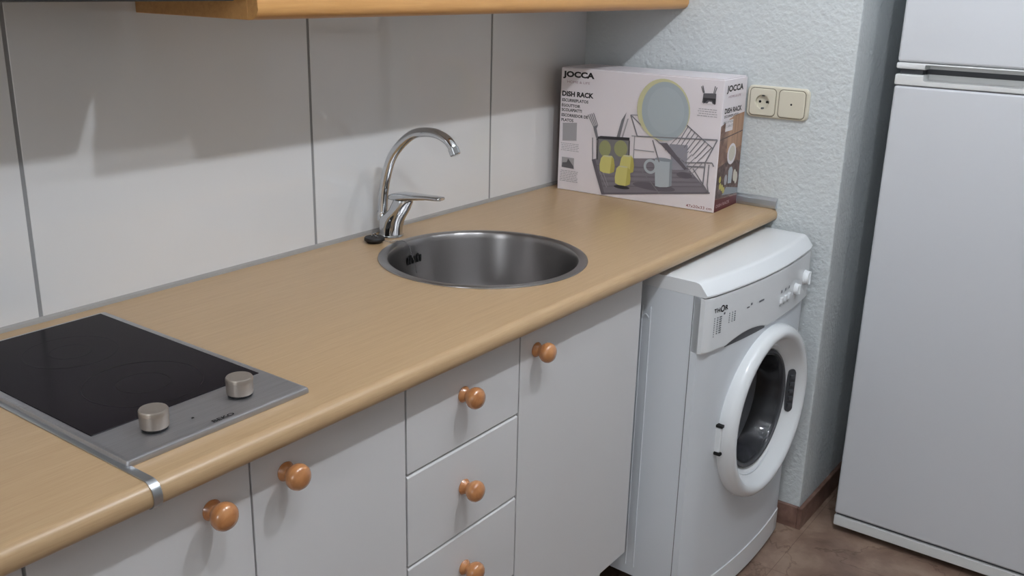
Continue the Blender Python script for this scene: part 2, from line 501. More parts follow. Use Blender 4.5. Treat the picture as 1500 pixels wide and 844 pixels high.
# ------------------------------------------------------------------ plug lying by the tap, its chain running into the overflow
t = thing('sink_plug', 'black rubber sink plug lying on the worktop at the foot of the tap', 'plug', (1.302,-.062,ZC))
b = BM(); lathe(b, [(0,.0005), (.017,.0005), (.019,.004), (.0228,.006), (.0228,.0105), (.021,.0125), (.0,.0130)], (1.302,-.062,ZC), 'z', 36)
part('stopper', b, 'black', t)
b = BM(); tube(b, [(1.302+.006*math.cos(a*PI/8), -.062+.002, ZC+.0155+.0055*math.sin(a*PI/8)) for a in range(16)], .0012, 8, closed=True)
part('ring', b, 'chrome', t)
ox, oy = SX+.1935*math.cos(AO), SY+.1935*math.sin(AO)
pa = spline([(1.304,-.066,ZC+.0145), (1.312,-.078,ZC+.006), (1.322,-.090,ZC+.0022), (1.328,-.100,ZC+.0048), (1.334,-.1085,ZC+.0054), (1.340,-.117,ZC+.004),
             (1.345,-.1255,ZC-.006), (1.353,-.1262,ZC-.026), (1.362,-.1262,ZC-.046), (1.366,-.1268,ZC-.066), (1.3665,-.1272,ZC-.072)], 8)
b = BM(); acc = 0
for p, q in zip(pa, pa[1:]):
    L_ = (q-p).length; s = 0
    while acc < L_:
        c = p.lerp(q, acc/L_); bmesh.ops.create_icosphere(b, subdivisions=1, radius=.0016, matrix=Matrix.Translation(c)); acc += .0034
    acc -= L_
part('ball_chain', b, 'chrome', t)

# ------------------------------------------------------------------ mixer tap, spout pointing into the room over the sink
TX = 1.37
t = thing('mixer_tap', 'chrome mixer tap with curved swan-neck spout behind the sink', 'tap', (TX,-.048,ZC))
def ell(yc, z, rx, ry, tilt=0, n=28):
    return [(TX+rx*math.cos(2*PI*k/n), yc+ry*math.sin(2*PI*k/n), z+tilt*ry*math.sin(2*PI*k/n)) for k in range(n)]
b = BM()
loft(b, [ell(-.048, ZC+.0005, .0285, .0285), ell(-.048, ZC+.004, .0285, .0285), ell(-.048, ZC+.006, .0262, .0262), ell(-.049, ZC+.020, .0258, .0266, -.02),
         ell(-.0515, ZC+.036, .026, .0300, -.06), ell(-.057, ZC+.047, .0258, .0335, -.14), ell(-.068, ZC+.058, .0245, .0330, -.30), ell(-.0775, ZC+.070, .0225, .0285, -.30),
         ell(-.084, ZC+.082, .0205, .0270, -.15), ell(-.0865, ZC+.089, .0185, .0245, -.05)])
part('body', b, 'chrome', t, smooth=60)
b = BM(); lathe(b, [(.0128,.034), (.0128,.052), (.0118,.0535), (.0110,.0535)], (TX,-.0225,ZC), 'z', 28)
part('spout_collar', b, 'chrome', t)
sp = spline([(TX,-.0225,ZC+.036), (TX,-.0255,ZC+.085), (TX,-.0345,ZC+.130), (TX,-.0530,ZC+.178), (TX,-.0830,ZC+.2135), (TX,-.1170,ZC+.2375), (TX,-.1520,ZC+.2465),
             (TX,-.1850,ZC+.2465), (TX,-.2110,ZC+.2385), (TX,-.2265,ZC+.226), (TX,-.2325,ZC+.2165)], 8)
b = BM(); tube(b, sp, [.0112-.0012*i/len(sp) for i in range(len(sp))], 24)
part('spout', b, 'chrome', t, smooth=60)
b = BM()
d = (sp[-1]-sp[-3]).normalized()
tube(b, [sp[-1]-d*.006, sp[-1]-d*.005, sp[-1]+d*.009, sp[-1]+d*.0105], [.0098,.0116,.0116,.0100], 24)
part('aerator', b, 'chrome', t)
b = BM()   # lever: flat paddle that starts as a cap on the body
st = [(-.0505,.0930,.004,.003), (-.0535,.0945,.015,.0065), (-.066,.097,.0205,.0088), (-.085,.0995,.0215,.0100), (-.105,.1015,.0205,.0095), (-.130,.1045,.0175,.0072),
      (-.160,.1078,.0150,.0055), (-.185,.1095,.0142,.0050), (-.1965,.1100,.0128,.0046), (-.2005,.1102,.008,.003)]
loft(b, [[(TX+w*math.copysign(abs(math.cos(2*PI*k/24))**.7, math.cos(2*PI*k/24)), y, ZC+z-.003+h*math.copysign(abs(math.sin(2*PI*k/24))**.9, math.sin(2*PI*k/24))) for k in range(24)] for y, z, w, h in st])
part('lever', b, 'chrome', t, smooth=60)

# ------------------------------------------------------------------ printed carton of a dish rack
BW, BD, BH = .473, .153, .336
rz = math.atan2(-.9994, .0355)
t = thing('cardboard_box', 'white printed cardboard box of a dish rack standing on the worktop', 'box', (2.061,-.04,ZC), rz)
b = BM()
box(b, 0, BW, 0, BD, .0004, BH, .0012, 1, 0)
for f in b.faces:
    c = f.calc_center_median()
    if c.x < .0013: f.material_index = 1
part('carton', b, ['carton', 'c_wine'], t, world=False)
b = BM()          # closing flaps on the lid
prism(b, [(.004,.002), (BW*.5-.001,.002), (BW*.5-.001,BD-.002), (.004,BD-.002)], 'z', BH+.0002, BH+.0016)
prism(b, [(BW*.5+.001,.002), (BW-.004,.002), (BW-.004,BD-.002), (BW*.5+.001,BD-.002)], 'z', BH+.0002, BH+.0030)
part('lid_flap', b, 'carton', t, world=False, smooth=0)

FM = ['ink','c_plate_rim','c_plate','c_wire','c_wire_l','c_mat','c_mat_d','c_lime','c_lime_d','c_lime_pale','c_hold','c_hold_d','c_mug','c_mug_d','c_jug','c_grey','c_grey_d','c_red','c_pink','c_white','c_plate_in','c_mat_l']
FI = {k: i for i, k in enumerate(FM)}
b = BM(); lay = [0]
def fp(u, v): return Vector((u, -.00010-.000012*lay[0], v))
def poly(pts, k):
    lay[0] += 1
    f = b.faces.new([b.verts.new(fp(*p)) for p in pts]); f.material_index = FI[k]
def ellipse(u, v, ru, rv, k, n=40, tilt=0):
    poly([(u+ru*math.cos(2*PI*i/n)+tilt*rv*math.sin(2*PI*i/n), v+rv*math.sin(2*PI*i/n)) for i in range(n)], k)
def line(pts, w, k):
    for p, q in zip(pts, pts[1:]):
        d = Vector((q[0]-p[0], q[1]-p[1])); n_ = Vector((-d.y, d.x)).normalized()*w/2
        poly([(p[0]+n_.x,p[1]+n_.y), (q[0]+n_.x,q[1]+n_.y), (q[0]-n_.x,q[1]-n_.y), (p[0]-n_.x,p[1]-n_.y)], k)
def ringp(u, v, ro, ri, k, n=28, sy=1.):
    for i in range(n):
        a, c = 2*PI*i/n, 2*PI*(i+1)/n
        lay[0] += 0
        f = b.faces.new([b.verts.new(fp(u+r*math.cos(x), v+sy*r*math.sin(x))) for r, x in ((ro,a),(ro,c),(ri,c),(ri,a))]); f.material_index = FI[k]
    lay[0] += 1
FT = lambda u, v: Matrix.Translation((u, -.0001-.000012*lay[0], v)) @ Matrix.Rotation(PI/2, 4, 'X')
def text(s, u, v, w, h, k, bold=0.):
    add_text(b, s, w, h, FT(u, v), FI[k], bold, 0)
text('JOCCA', .0058, .3072, .0985, .0208, 'ink', .05)
text('HOME & LIFE', .020, .2965, .071, .0062, 'c_pink')
text('DISH RACK', .0052, .2600, .0990, .0142, 'ink', .045)
for s, v_, w in (('ESCURREPLATOS', .2455, .083), ('\u00c9GOUTTOIR', .2312, .0585), ('SCOLAPIATTI', .2190, .0640), ('ESCORREDOR DE', .2045, .0840), ('PLATOS', .1912, .0385)):
    text(s, .0056, v_, w, .0082 if s[0] != '\u00c9' else .0098, 'ink', .03)
text('47x20x33 cm', .3955, .0062, .0715, .0078, 'c_red', .012)
poly([(.0115,.1372), (.0568,.1412), (.0560,.1908), (.0105,.1868)], 'c_grey')
def scribble(u0, u1, v1, v0, rows):
    for r in range(rows):
        v_ = v1-(v1-v0)*r/(rows-1); u = u0+random.random()*.004
        while u < u1-.004:
            w = .004+.007*random.random(); line([(u, v_), (min(u+w,u1), v_)], (v1-v0)/rows*.42, 'c_grey'); u += w+.0016
scribble(.006, .066, .131, .112, 5); scribble(.008, .066, .0545, .026, 7); scribble(.407, .463, .262, .245, 4)
poly([(.0125,.0640), (.0520,.0640), (.0520,.0925), (.0125,.0925)], 'c_grey')
poly([(.0135,.0640), (.0530,.0625), (.0510,.0700), (.0330,.0900), (.0290,.0790), (.0150,.0770)], 'c_grey_d')
# pictogram of the cutlery box, upper right
poly([(.418,.2775), (.4545,.2760), (.4540,.3020), (.4510,.3030), (.4200,.3010)], 'c_grey_d')
poly([(.422,.2750), (.4330,.2850), (.4440,.2850), (.4520,.2740), (.4540,.2900), (.4200,.2900)], 'c_hold_d')
poly([(.430,.2745), (.4360,.2815), (.4430,.2815), (.4480,.2745)], 'c_white')
for p in ([(.4195,.302),(.413,.3175)], [(.4220,.302),(.4165,.3195)], [(.447,.303),(.4500,.3205)], [(.450,.303),(.4545,.3180)]): line(p, .0022, 'c_grey_d')
# the rack picture, back to front
poly([(.1084,.0959), (.1440,.0035), (.4594,.0496), (.3853,.1158), (.2960,.1213), (.1272,.1018)], 'c_mat')
poly([(.1084,.0959), (.1440,.0035), (.1540,.0045), (.1200,.0965)], 'c_mat_d')
poly([(.1440,.0035), (.4594,.0496), (.4585,.0535), (.1460,.0085)], 'c_mat_d')
for k in range(9):
    s = .12+.09*k; line([(.122+.030*s,.090-.075*s), (.385+.065*s,.112-.056*s)], .0016, 'c_mat_l' if k%2 else 'c_mat_d')
ellipse(.30, .046, .062, .010, 'c_mat_d'); ellipse(.205, .032, .024, .005, 'c_hold_d'); ellipse(.385,.088,.022,.008,'c_mat_d')
poly([(.3374,.1642), (.3883,.1665), (.3900,.1029), (.3501,.0978)], 'c_jug')
line([(.108,.1562),(.1113,.0963)], .0026, 'c_wire'); line([(.1202,.154),(.1234,.0977)], .0022, 'c_wire')
# fork and knives
poly([(.1085,.186), (.1235,.192), (.1160,.176), (.1262,.152), (.1215,.150), (.1110,.176)], 'c_wire')
for k in range(4): line([(.1095+.0042*k,.186+.0016*k), (.0905+.0056*k,.2165+.0020*k)], .0022, 'c_wire')
line([(.1155,.182),(.124,.152)], .0062, 'c_wire')
poly([(.1800,.160), (.1905,.161), (.2000,.205), (.2071,.2336), (.1935,.212)], 'c_wire'); poly([(.1955,.163), (.2000,.163), (.2145,.218), (.2105,.217)], 'c_grey')
poly([(.1241,.1573), (.2204,.1632), (.2222,.1040), (.1254,.0960)], 'c_hold')
ellipse(.148,.131,.018,.022,'c_lime_pale'); ellipse(.196,.136,.020,.022,'c_lime_pale')
poly([(.1235,.1545), (.2208,.1602), (.2203,.1680), (.1330,.1632), (.1241,.1600)], 'c_hold_d')
line([(.1245,.156),(.1256,.098)], .003, 'c_hold_d'); line([(.2206,.160),(.2222,.106)], .003, 'c_hold_d')
# back wires of the rack
for p in ([(.2352,.1734),(.2353,.1147)], [(.2360,.1380),(.2949,.1385)], [(.2199,.2281),(.2578,.230)], [(.2428,.1742),(.2260,.1735)]): line(p, .0024, 'c_wire_l')
line([(.2199,.2281),(.2428,.1742),(.4678,.1885)], .0034, 'c_wire')
line([(.2199,.2281),(.3078,.1642),(.3849,.1208)], .0028, 'c_wire')
# slots that hold plates
for k in range(9):
    s = k/8; u0, v0 = .376+.078*s, .2215-.0540*s
    line([(u0,v0), (u0-.022-.012*s, v0-.0445+.006*s)], .0024, 'c_wire'); line([(u0-.0225,v0-.043), (u0-.050,v0-.075)], .0022, 'c_wire_l')
line([(.368,.2270),(.4570,.1660)], .0026, 'c_wire')
poly([(.308,.164), (.330,.166), (.392,.106), (.385,.102)], 'c_mat_d')
# the plate
ellipse(.3128, .2490, .0752, .0795, 'c_plate_rim', tilt=-.03); ellipse(.3182, .2460, .0668, .0752, 'c_plate', tilt=-.03); ellipse(.3200, .2480, .0520, .0600, 'c_plate_in', tilt=-.03)
line([(.4678,.1885),(.4400,.1276),(.3849,.1208)], .0034, 'c_wire'); line([(.2428,.1742),(.4678,.1885)], .0030, 'c_wire')
line([(.3895,.1116),(.4410,.1165)], .0040, 'c_wire'); line([(.4400,.1276),(.4384,.0653)], .0034, 'c_wire'); line([(.4509,.1239),(.4504,.0703),(.4558,.0508)], .0028, 'c_wire')
line([(.4077,.1085),(.4558,.0508)], .0028, 'c_wire'); line([(.4425,.1276),(.4590,.1290),(.4640,.1205)], .0034, 'c_wire')
# mug
ringp(.2868, .0990, .0195, .0125, 'c_mug'); poly([(.2985,.119), (.3490,.1248), (.3515,.0560), (.3390,.0505), (.3180,.0478), (.3045,.0490)], 'c_mug')
ellipse(.3240,.1215,.0250,.0048,'c_mug_d'); poly([(.342,.1235), (.3490,.1248), (.3515,.0560), (.3440,.0520)], 'c_mug_d')
line([(.2887,.1689),(.3116,.1136)], .0034, 'c_wire'); line([(.2604,.0865),(.3179,.0314)], .0026, 'c_wire'); line([(.3016,.0466),(.3179,.0314)], .0024, 'c_wire')
line([(.1353,.0671),(.1600,.0254)], .0024, 'c_wire_l'); line([(.1440,.0700),(.1640,.0300)], .0024, 'c_wire_l')
# egg cups, turned over
def cup(u, v0, v1, w):
    pts = [(u-w*.46,v0+.004), (u-w*.5,v0+.020), (u-w*.42,v1-.010), (u-w*.28,v1-.002), (u+w*.28,v1), (u+w*.42,v1-.008), (u+w*.5,v0+.022), (u+w*.47,v0+.006), (u+w*.2,v0), (u-w*.22,v0)]
    poly(pts, 'c_lime'); ellipse(u, v1-.0025, w*.28, .0024, 'c_cream' if 'c_cream' in FI else 'c_plate_rim')
    poly([(u+w*.28,v1-.003), (u+w*.42,v1-.008), (u+w*.5,v0+.022), (u+w*.47,v0+.006), (u+w*.2,v0)], 'c_lime_d')
cup(.1575,.0645,.1135,.047); cup(.2175,.0720,.1210,.043); cup(.2070,.0370,.0910,.048)
part('front_print', b, FM, t, world=False, smooth=0)

# side panel print: white head, kitchen photograph, wine-red foot
SM = ['ink','c_photo','c_photo_wood','c_photo_dark','c_wine','c_white','c_pink','c_lime_d','c_mug','c_grey','c_cream','c_mug_d']
SI = {k: i for i, k in enumerate(SM)}
b = BM(); lay = [0]
def sp_(s, z): return Vector((BW+.0001+.000015*lay[0], s, z))
def spoly(pts, k):
    lay[0] += 1
    f = b.faces.new([b.verts.new(sp_(*p)) for p in pts]); f.material_index = SI[k]
def sell(s, z, rs, rz_, k, n=28): spoly([(s+rs*math.cos(2*PI*i/n), z+rz_*math.sin(2*PI*i/n)) for i in range(n)], k)
ST = lambda s, z: Matrix.Translation((BW+.0001+.000015*lay[0], s, z)) @ Matrix.Rotation(PI/2, 4, 'Z') @ Matrix.Rotation(PI/2, 4, 'X')
W_ = BD-.0015; q0 = .0015
spoly([(q0,.001), (W_,.001), (W_,.246), (.09,.243), (q0,.222)], 'c_photo')
spoly([(.052,.150), (W_,.158), (W_,.246), (.09,.243), (.052,.236)], 'c_photo_wood')
spoly([(q0,.036), (W_,.028), (W_,.118), (.07,.128), (q0,.116)], 'c_photo_dark')
spoly([(q0,.186), (W_,.196), (W_,.199), (q0,.189)], 'c_photo_dark')
for s in (.085,.118): spoly([(s,.158), (s+.0015,.158), (s+.0015,.195), (s,.195)], 'c_photo_dark')
spoly([(q0,.001), (W_,.001), (W_,.024), (q0,.034)], 'c_wine')
spoly([(.045,.040), (W_,.030), (W_,.044), (.070,.058)], 'c_mug_d')
sell(.088,.143,.0290,.0275,'c_white'); sell(.089,.144,.021,.020,'c_cream')
spoly([(.078,.066), (.102,.064), (.106,.098), (.098,.108), (.084,.108), (.076,.100)], 'c_mug'); sell(.062,.078,.010,.014,'c_grey')
for s, z in ((.028,.066), (.041,.060), (.024,.084), (.052,.052)): sell(s, z, .0075, .0085, 'c_lime_d')
for s, z in ((.120,.082), (.132,.074)): sell(s, z, .010, .016, 'c_cream')
spoly([(.0295,.206), (.078,.206), (.078,.234), (.0295,.234)], 'c_white')
add_text(b, 'JOCCA', .108, .0205, ST(.019,.301), SI['ink'], .035, 0)
add_text(b, 'HOME & LIFE', .080, .006, ST(.034,.290), SI['c_pink'], 0, 0)
add_text(b, 'DISH RACK', .112, .0135, ST(.016,.2520), SI['ink'], .03, 0)
add_text(b, 'ESCURREPLATOS', .092, .0065, ST(.016,.2412), SI['ink'], .01, 0)
for s, z, w in (('\u00c9GOUTTOIR', .2265, .062), ('SCOLAPIATTI', .2155, .064)): add_text(b, s, w, .0065, ST(.016, z), SI['ink'], .01, 0)
add_text(b, 'DISH RACK', .090, .0085, ST(.012,.011), SI['c_pink'], .02, 0)
part('side_print', b, SM, t, world=False, smooth=0)

# ------------------------------------------------------------------ socket plate on the right wall
PY0, PY1, PZ0, PZ1 = -.674, -.508, 1.1335, 1.2145
t = thing('wall_socket', 'ivory double wall plate with one power socket beside the printed box', 'socket', (XR, (PY0+PY1)/2, (PZ0+PZ1)/2))
b = BM()
def yzr(y0,y1,z0,z1,r,x): return [(x,p[0],p[1]) for p in rrect(y0,y1,z0,z1,r,6)]
loft(b, [yzr(PY0,PY1,PZ0,PZ1,.014,XR-.0003), yzr(PY0,PY1,PZ0,PZ1,.014,XR-.005), yzr(PY0+.003,PY1-.003,PZ0+.003,PZ1-.003,.012,XR-.009), yzr(PY0+.006,PY1-.006,PZ0+.006,PZ1-.006,.01,XR-.0095)])
fr = part('frame', b, 'ivory', t)
for yc, kind in ((-.5525,'socket'), (-.6305,'blank')):
    zc_ = 1.1735; h = .0345
    b = BM(); loft(b, [yzr(yc-h-.0015,yc+h+.0015,zc_-h-.0015,zc_+h+.0015,.011,XR-.0094), yzr(yc-h-.0015,yc+h+.0015,zc_-h-.0015,zc_+h+.0015,.011,XR-.0099)])
    gr = part('groove', b, 'ivory_groove', t)
    b = BM(); h -= .0005
    rings = [yzr(yc-h,yc+h,zc_-h,zc_+h,.010,XR-.0098), yzr(yc-h,yc+h,zc_-h,zc_+h,.010,XR-.0115), yzr(yc-h+.002,yc+h-.002,zc_-h+.002,zc_+h-.002,.009,XR-.0130)]
    loft(b, rings)
    pl = part('socket_cover' if kind == 'socket' else 'blank_cover', b, 'ivory', t)
    if kind == 'socket':
        for q in (pl, gr, fr):
            c = BM(); lathe(c, [(0,-.02), (.0195,-.02), (.0195,.0085), (0,.0085)], (0,0,0), 'x', 40)
            bmesh.ops.translate(c, verts=c.verts, vec=Vector((XR-.011, yc, zc_))-t.location)
            cut(q, c)
        b = BM(); lathe(b, [(.0194,-.0128), (.0186,-.0128), (.0180,-.0035), (0,-.0035), (0,-.0026), (.0194,-.0026)], (XR,yc,zc_), 'x', 40, close=False)
        w = part('socket_well', b, 'ivory', t)
        for dy in (-.0095, .0095):
            b = BM(); lathe(b, [(0,-.0040), (.0034,-.0040), (.0034,-.0034), (0,-.0034)], (XR, yc+dy, zc_), 'x', 16)
            part('pin_hole', b, 'dark', t, parent=w)
        for sgn in (1,-1):
            b = BM(); box(b, XR-.0115, XR-.0034, yc-.0028, yc+.0028, zc_+sgn*.0165-.0022, zc_+sgn*.0165+.0022, .0006, 1)
            part('earth_clip', b, 'gasket', t, parent=w)
        b = BM(); box(b, XR-.0120, XR-.0034, yc-.0190, yc-.0160, zc_-.0035, zc_+.0035, .0005, 1); part('key_notch', b, 'dark', t, parent=w)
    else:
        b = BM(); lathe(b, [(0,-.0134), (.0026,-.0134), (.0026,-.0120), (0,-.0120)], (XR,yc,zc_), 'x', 20); part('center_hole', b, 'dark', t)

# ------------------------------------------------------------------ washing machine (local: x along its front, y into the wall)
WW, WD = .573, .50
t = thing('washing_machine', 'white front-loading washing machine between cabinet and right wall', 'washing machine', (1.641,-.7075,0), math.radians(-2.2))
def bow(x): return -.024*(1-((x-WW/2)/(WW/2))**2)
def outline(out=0., back=WD, rl=.012, rr=.02, n=18):
    """plan of the machine: bowed front with rounded corners"""
    pts = [(0,back), ]
    xs = [i/n*WW for i in range(n+1)]
    for x in xs:
        r = 0
        if x < rl: r = rl-math.sqrt(max(0, rl*rl-(rl-x)**2))
        if WW-x < rr: r = rr-math.sqrt(max(0, rr*rr-(rr-(WW-x))**2))
        pts.append((x, bow(x)+r*.8-out))
    pts.append((WW,back))
    return pts
# body: sides and front
b = BM(); prism(b, [(p[0], p[1]) for p in outline(0, WD)], 'z', .075, .820)
wb = part('body', b, 'enamel_cool', t, world=False)
c = BM(); lathe(c, [(0,-.1), (.165,-.1), (.165,.36), (0,.36)], (.310,0,.459), 'y', 64); cut(wb, c)
# embossed line and seam on the left side
b = BM()
tube(b, spline([(-.0006,.13,.10), (-.0006,.13,.72), (-.0006,.133,.742), (-.0006,.142,.752), (-.0006,.15,.742), (-.0006,.152,.72), (-.0006,.152,.10)], 8), .0016, 8)
part('side_bead', b, 'enamel_cool', t, world=False)
b = BM(); box(b, -.0007, .004, .0255, .0270, .075, .820); part('side_seam', b, 'seam', t, world=False, smooth=0)
# lid with chamfered front edge
b = BM(); rings = []; n = 24
for i in range(n+1):
    x = i/n*WW; y = bow(x)-.0072; e = .003 if i in (0, n) else 0
    rings.append([(x, y+.003+e, .8205), (x, y+e, .8225), (x, y+e, .8260), (x, y+.004+e, .8310), (x, y+.020, .8485-e*.5), (x, y+.025, .8515-e*.5), (x, y+.034, .8530-e*.5), (x, WD, .8530-e*.5), (x, WD, .8205)])
loft(b, rings); part('lid', b, 'plastic', t, world=False, smooth=22)
# control fascia, standing 7 mm proud, with a grip notch in its lower edge
b = BM(); n = 46; F = []; Bk = []; G = []
def low(x):
    z = .690
    if .085 < x < .275: z += .015*math.sin(PI*(x-.085)/.19)**.8
    return z
xs = [i/n*WW for i in range(n+1)]
rows = []
for x in xs:
    y = bow(x)-.007+(.006 if x < .004 or x > WW-.004 else 0)
    zl = low(x)
    rows.append([(x,.024 if 1 else 0,zl+.004), (x,y+.010,zl), (x,y+.002,zl+.002), (x,y,zl+.007), (x,y+.0005,.812), (x,y+.003,.8185), (x,.024,.8195)])
V = [[b.verts.new(p) for p in r] for r in rows]
for A, B_ in zip(V, V[1:]):
    for k in range(len(A)-1): b.faces.new((A[k],A[k+1],B_[k+1],B_[k]))
for r in (V[0], V[-1]): b.faces.new(r)
part('control_panel', b, 'plastic', t, world=False)
b = BM(); V = []
for i in range(21):
    x = .088+.184*i/20; V.append([b.verts.new((x, bow(x)-.0005, .687)), b.verts.new((x, bow(x)-.0008, low(x)-.0005+.001))])
for A, B_ in zip(V, V[1:]): b.faces.new((A[0],A[1],B_[1],B_[0]))
part('notch_shade', b, 'grey_plastic', t, world=False)  # dark sheet over the white front, painting in the shade behind the notch
def FX(x, z):   # a frame on the bowed panel, reading along +x
    sl = math.atan2(bow(x+.001)-bow(x-.001), .002)
    return Matrix.Translation((x, bow(x)-.0072, z)) @ Matrix.Rotation(sl, 4, 'Z') @ Matrix.Rotation(PI/2, 4, 'X')
b = BM()
x = .026
for ch, w, h in (('T',.009,.010), ('H',.010,.010), ('O',.016,.0165), ('R',.011,.0115)):
    add_text(b, ch, w, h, FX(x, .782-(h-.010)*.4), 0, .03, .0003); x += w+.0018
part('printed_logo', b, 'ink', t, world=False, smooth=0)
b = BM()
def dash(x, z, w, h): 
    f = FX(x, z); vs = [f @ Vector(p) for p in ((0,0,.0003), (w,0,.0003), (w,h,.0003), (0,h,.0003))]
    b.faces.new([b.verts.new(v) for v in vs])
def legend():
    global b
    part('printed_legend', b, 'grey_print', t, world=False, smooth=0); b = BM()
for k in range(9):
    z = .768-.0052*k
    dash(.028, z, .003, .0028)
    if k < 8: dash(.038, z, .005, .0028); dash(.047, z, .009, .0028)
dash(.062,.772,.006,.005); legend()
for k in range(5):
    z = .768-.0052*k; dash(.084,z,.003,.003); dash(.096,z,.003,.003); dash(.105,z,.005,.003)
legend()
dash(.158,.764,.012,.003); dash(.175,.768,.007,.005); legend()
dash(.215,.765,.024,.004); legend()
for k in range(3):
    dash(.336+.024*k,.7585,.007,.007); legend()
    dash(.334+.024*k,.7250,.004,.004); legend()
b.free()
for k in range(3):
    x = .334+.024*k; f = FX(x, .737); b = BM(); box(b, -.001, .013, -.004, .010, -.0005, .005, .0012, 2)
    bmesh.ops.transform(b, matrix=f, verts=b.verts); part('push_button', b, 'plastic', t, world=False)
def dial(x, z, r, d, name):
    f = FX(x, z) ; b = BM(); lathe(b, [(0,-.0005), (r,-.0005), (r,.002), (r*.93,.003), (r*.9,d-.002), (r*.82,d), (0,d)], (0,0,0), 'z', 32)
    box(b, -.0025, .0025, -r*.86, r*.86, d-.001, d+.0035, .0012, 1)
    bmesh.ops.transform(b, matrix=f, verts=b.verts); return part(name, b, 'plastic', t, world=False)
dial(.438,.745,.0145,.010,'option_dial'); dial(.512,.756,.0195,.012,'program_dial')
# porthole door
PC = (.313, -.0185, .459)
b = BM()
lathe(b, [(.218,.012), (.2205,-.004), (.2200,-.016), (.2165,-.026), (.2090,-.0335), (.2005,-.0355), (.1925,-.0335), (.1870,-.0280), (.1780,-.0135), (.1660,-.003), (.1560,.0035), (.152,.006), (.150,.012)], PC, 'y', 72)
dr = part('door_ring', b, 'plastic', t, world=False, smooth=60)
b = BM(); lathe(b, [(.152,.0035), (.149,-.0005), (.144,-.0005), (.141,.004), (.141,.012)], PC, 'y', 64)
part('glass_rim', b, 'gasket', t, world=False, parent=dr)
b = BM(); lathe(b, [(.1425,.003), (.139,.012), (.131,.040), (.118,.070), (.095,.088), (.05,.095), (0,.096)], PC, 'y', 64)
lathe(b, [(.1425,.003), (.1385,.003), (.135,.012), (.127,.038), (.114,.066), (.092,.084), (.05,.0905), (0,.0915)], PC, 'y', 64)
bmesh.ops.remove_doubles(b, verts=b.verts, dist=1e-5)
part('door_glass', b, 'door_glass', t, world=False, smooth=60)
b = BM(); lathe(b, [(.1640,.016), (.156,.03), (.152,.06), (.160,.085)], PC, 'y', 48); part('door_gasket', b, 'gasket', t, world=False, smooth=60)
b = BM(); lathe(b, [(.1640,.085), (.1645,.33), (.12,.35), (0,.355)], PC, 'y', 48); part('drum', b, 'drum', t, world=False, smooth=40)
b = BM(); box(b, .313-.2265, .313-.2145, -.026, .004, .4275, .4895, .003, 2); hg = part('hinge', b, 'plastic', t, world=False)
for z in (.4235, .4935):
    b = BM(); box(b, .313-.2275, .313-.2075, -.0285, .004, z-.0035, z+.0035, .001, 1)
    part('hinge_gap', b, 'dark', t, world=False, parent=hg, smooth=0)
b = BM(); prism(b, rrect(-.060,.060,-.010,.010,.0095,5), 'z', -.002, .007, bev=.002)
for k in range(5): box(b, -.046+.020*k, -.035+.020*k, -.0065, .0065, .006, .0125, .002, 2)
# lies on the inner slope of the ring, right-hand side, long axis upright
bmesh.ops.transform(b, matrix=Matrix.Translation((.313+.1640, -.0185-.0060, .459)) @ Matrix.Rotation(math.radians(-40), 4, 'Z') @ Matrix.Rotation(PI/2, 4, 'X') @ Matrix.Rotation(PI/2, 4, 'Z'), verts=b.verts)
part('door_latch', b, 'grey_plastic', t, world=False, parent=dr)
# kick plate with its seam
b = BM(); prism(b, outline(.0025, .05), 'z', .012, .0735, bev=.0)
part('kick_plate', b, 'plastic', t, world=False)
for x in (.05, WW-.05):
    for y in (.06, WD-.05):
        b = BM(); lathe(b, [(0,0), (.018,0), (.018,.008), (.01,.010), (.01,.0755), (0,.0755)], (x,y,0), 'z', 16)
        part('foot', b, 'black', t, world=False)

# ------------------------------------------------------------------ fridge in the alcove, doors facing the kitchen
FX0, FY1, FY0 = 2.287, -.860, -1.455
t = thing('fridge', 'tall white fridge with freezer door on top, right of the alcove', 'fridge', (FX0+.3, (FY0+FY1)/2, 0))
b = BM(); box(b, FX0+.058, FX0+.60, FY0, FY1, .03, 1.72, .004, 2); part('cabinet', b, 'fridge', t)
def fdoor(z0, z1):
    b = BM(); box(b, FX0, FX0+.05, FY0, FY1, z0, z1, .007, 3); return b
lo = part('door', fdoor(.058, 1.2375), 'fridge', t, label='tall white lower fridge door')
b = BM(); box(b, FX0-.001, FX0+.05, FY0-.0005, FY1+.0005, 1.2390, 1.2650, .004, 2)
cap = part('door_cap', b, 'fridge_trim', t, parent=lo)
c = BM(); box(c, FX0-.02, FX0+.046, FY0+.07, FY1-.066, 1.2505, 1.29, .004, 2); bmesh.ops.translate(c, verts=c.verts, vec=-t.location)
cut(cap, c)
up = part('door', fdoor(1.2935, 1.7195), 'fridge', t, label='white upper freezer door')
b = BM(); box(b, FX0-.001, FX0+.05, FY0-.0005, FY1+.0005, 1.2775, 1.2925, .004, 2)
cap2 = part('door_cap', b, 'fridge_trim', t, parent=up)
c = BM(); box(c, FX0-.02, FX0+.046, FY0+.07, FY1-.066, 1.26, 1.2895, .003, 2); bmesh.ops.translate(c, verts=c.verts, vec=-t.location)
cut(cap2, c)
b = BM(); box(b, FX0+.047, FX0+.058, FY0+.008, FY1-.008, 1.2400, 1.2925); box(b, FX0+.012, FX0+.047, FY1-.06, FY1-.008, 1.2655, 1.2770); box(b, FX0+.05, FX0+.058, FY0+.01, FY1-.01, .065, 1.71)
part('door_gasket', b, 'gasket', t, smooth=0)
b = BM(); box(b, FX0+.002, FX0+.05, FY0, FY1, .020, .0515, .004, 2); part('kick_plate', b, 'fridge_trim', t)
b = BM(); box(b, FX0+.010, FX0+.06, FY0+.004, FY1-.004, .0515, .0580); part('kick_seam', b, 'gasket', t, smooth=0)
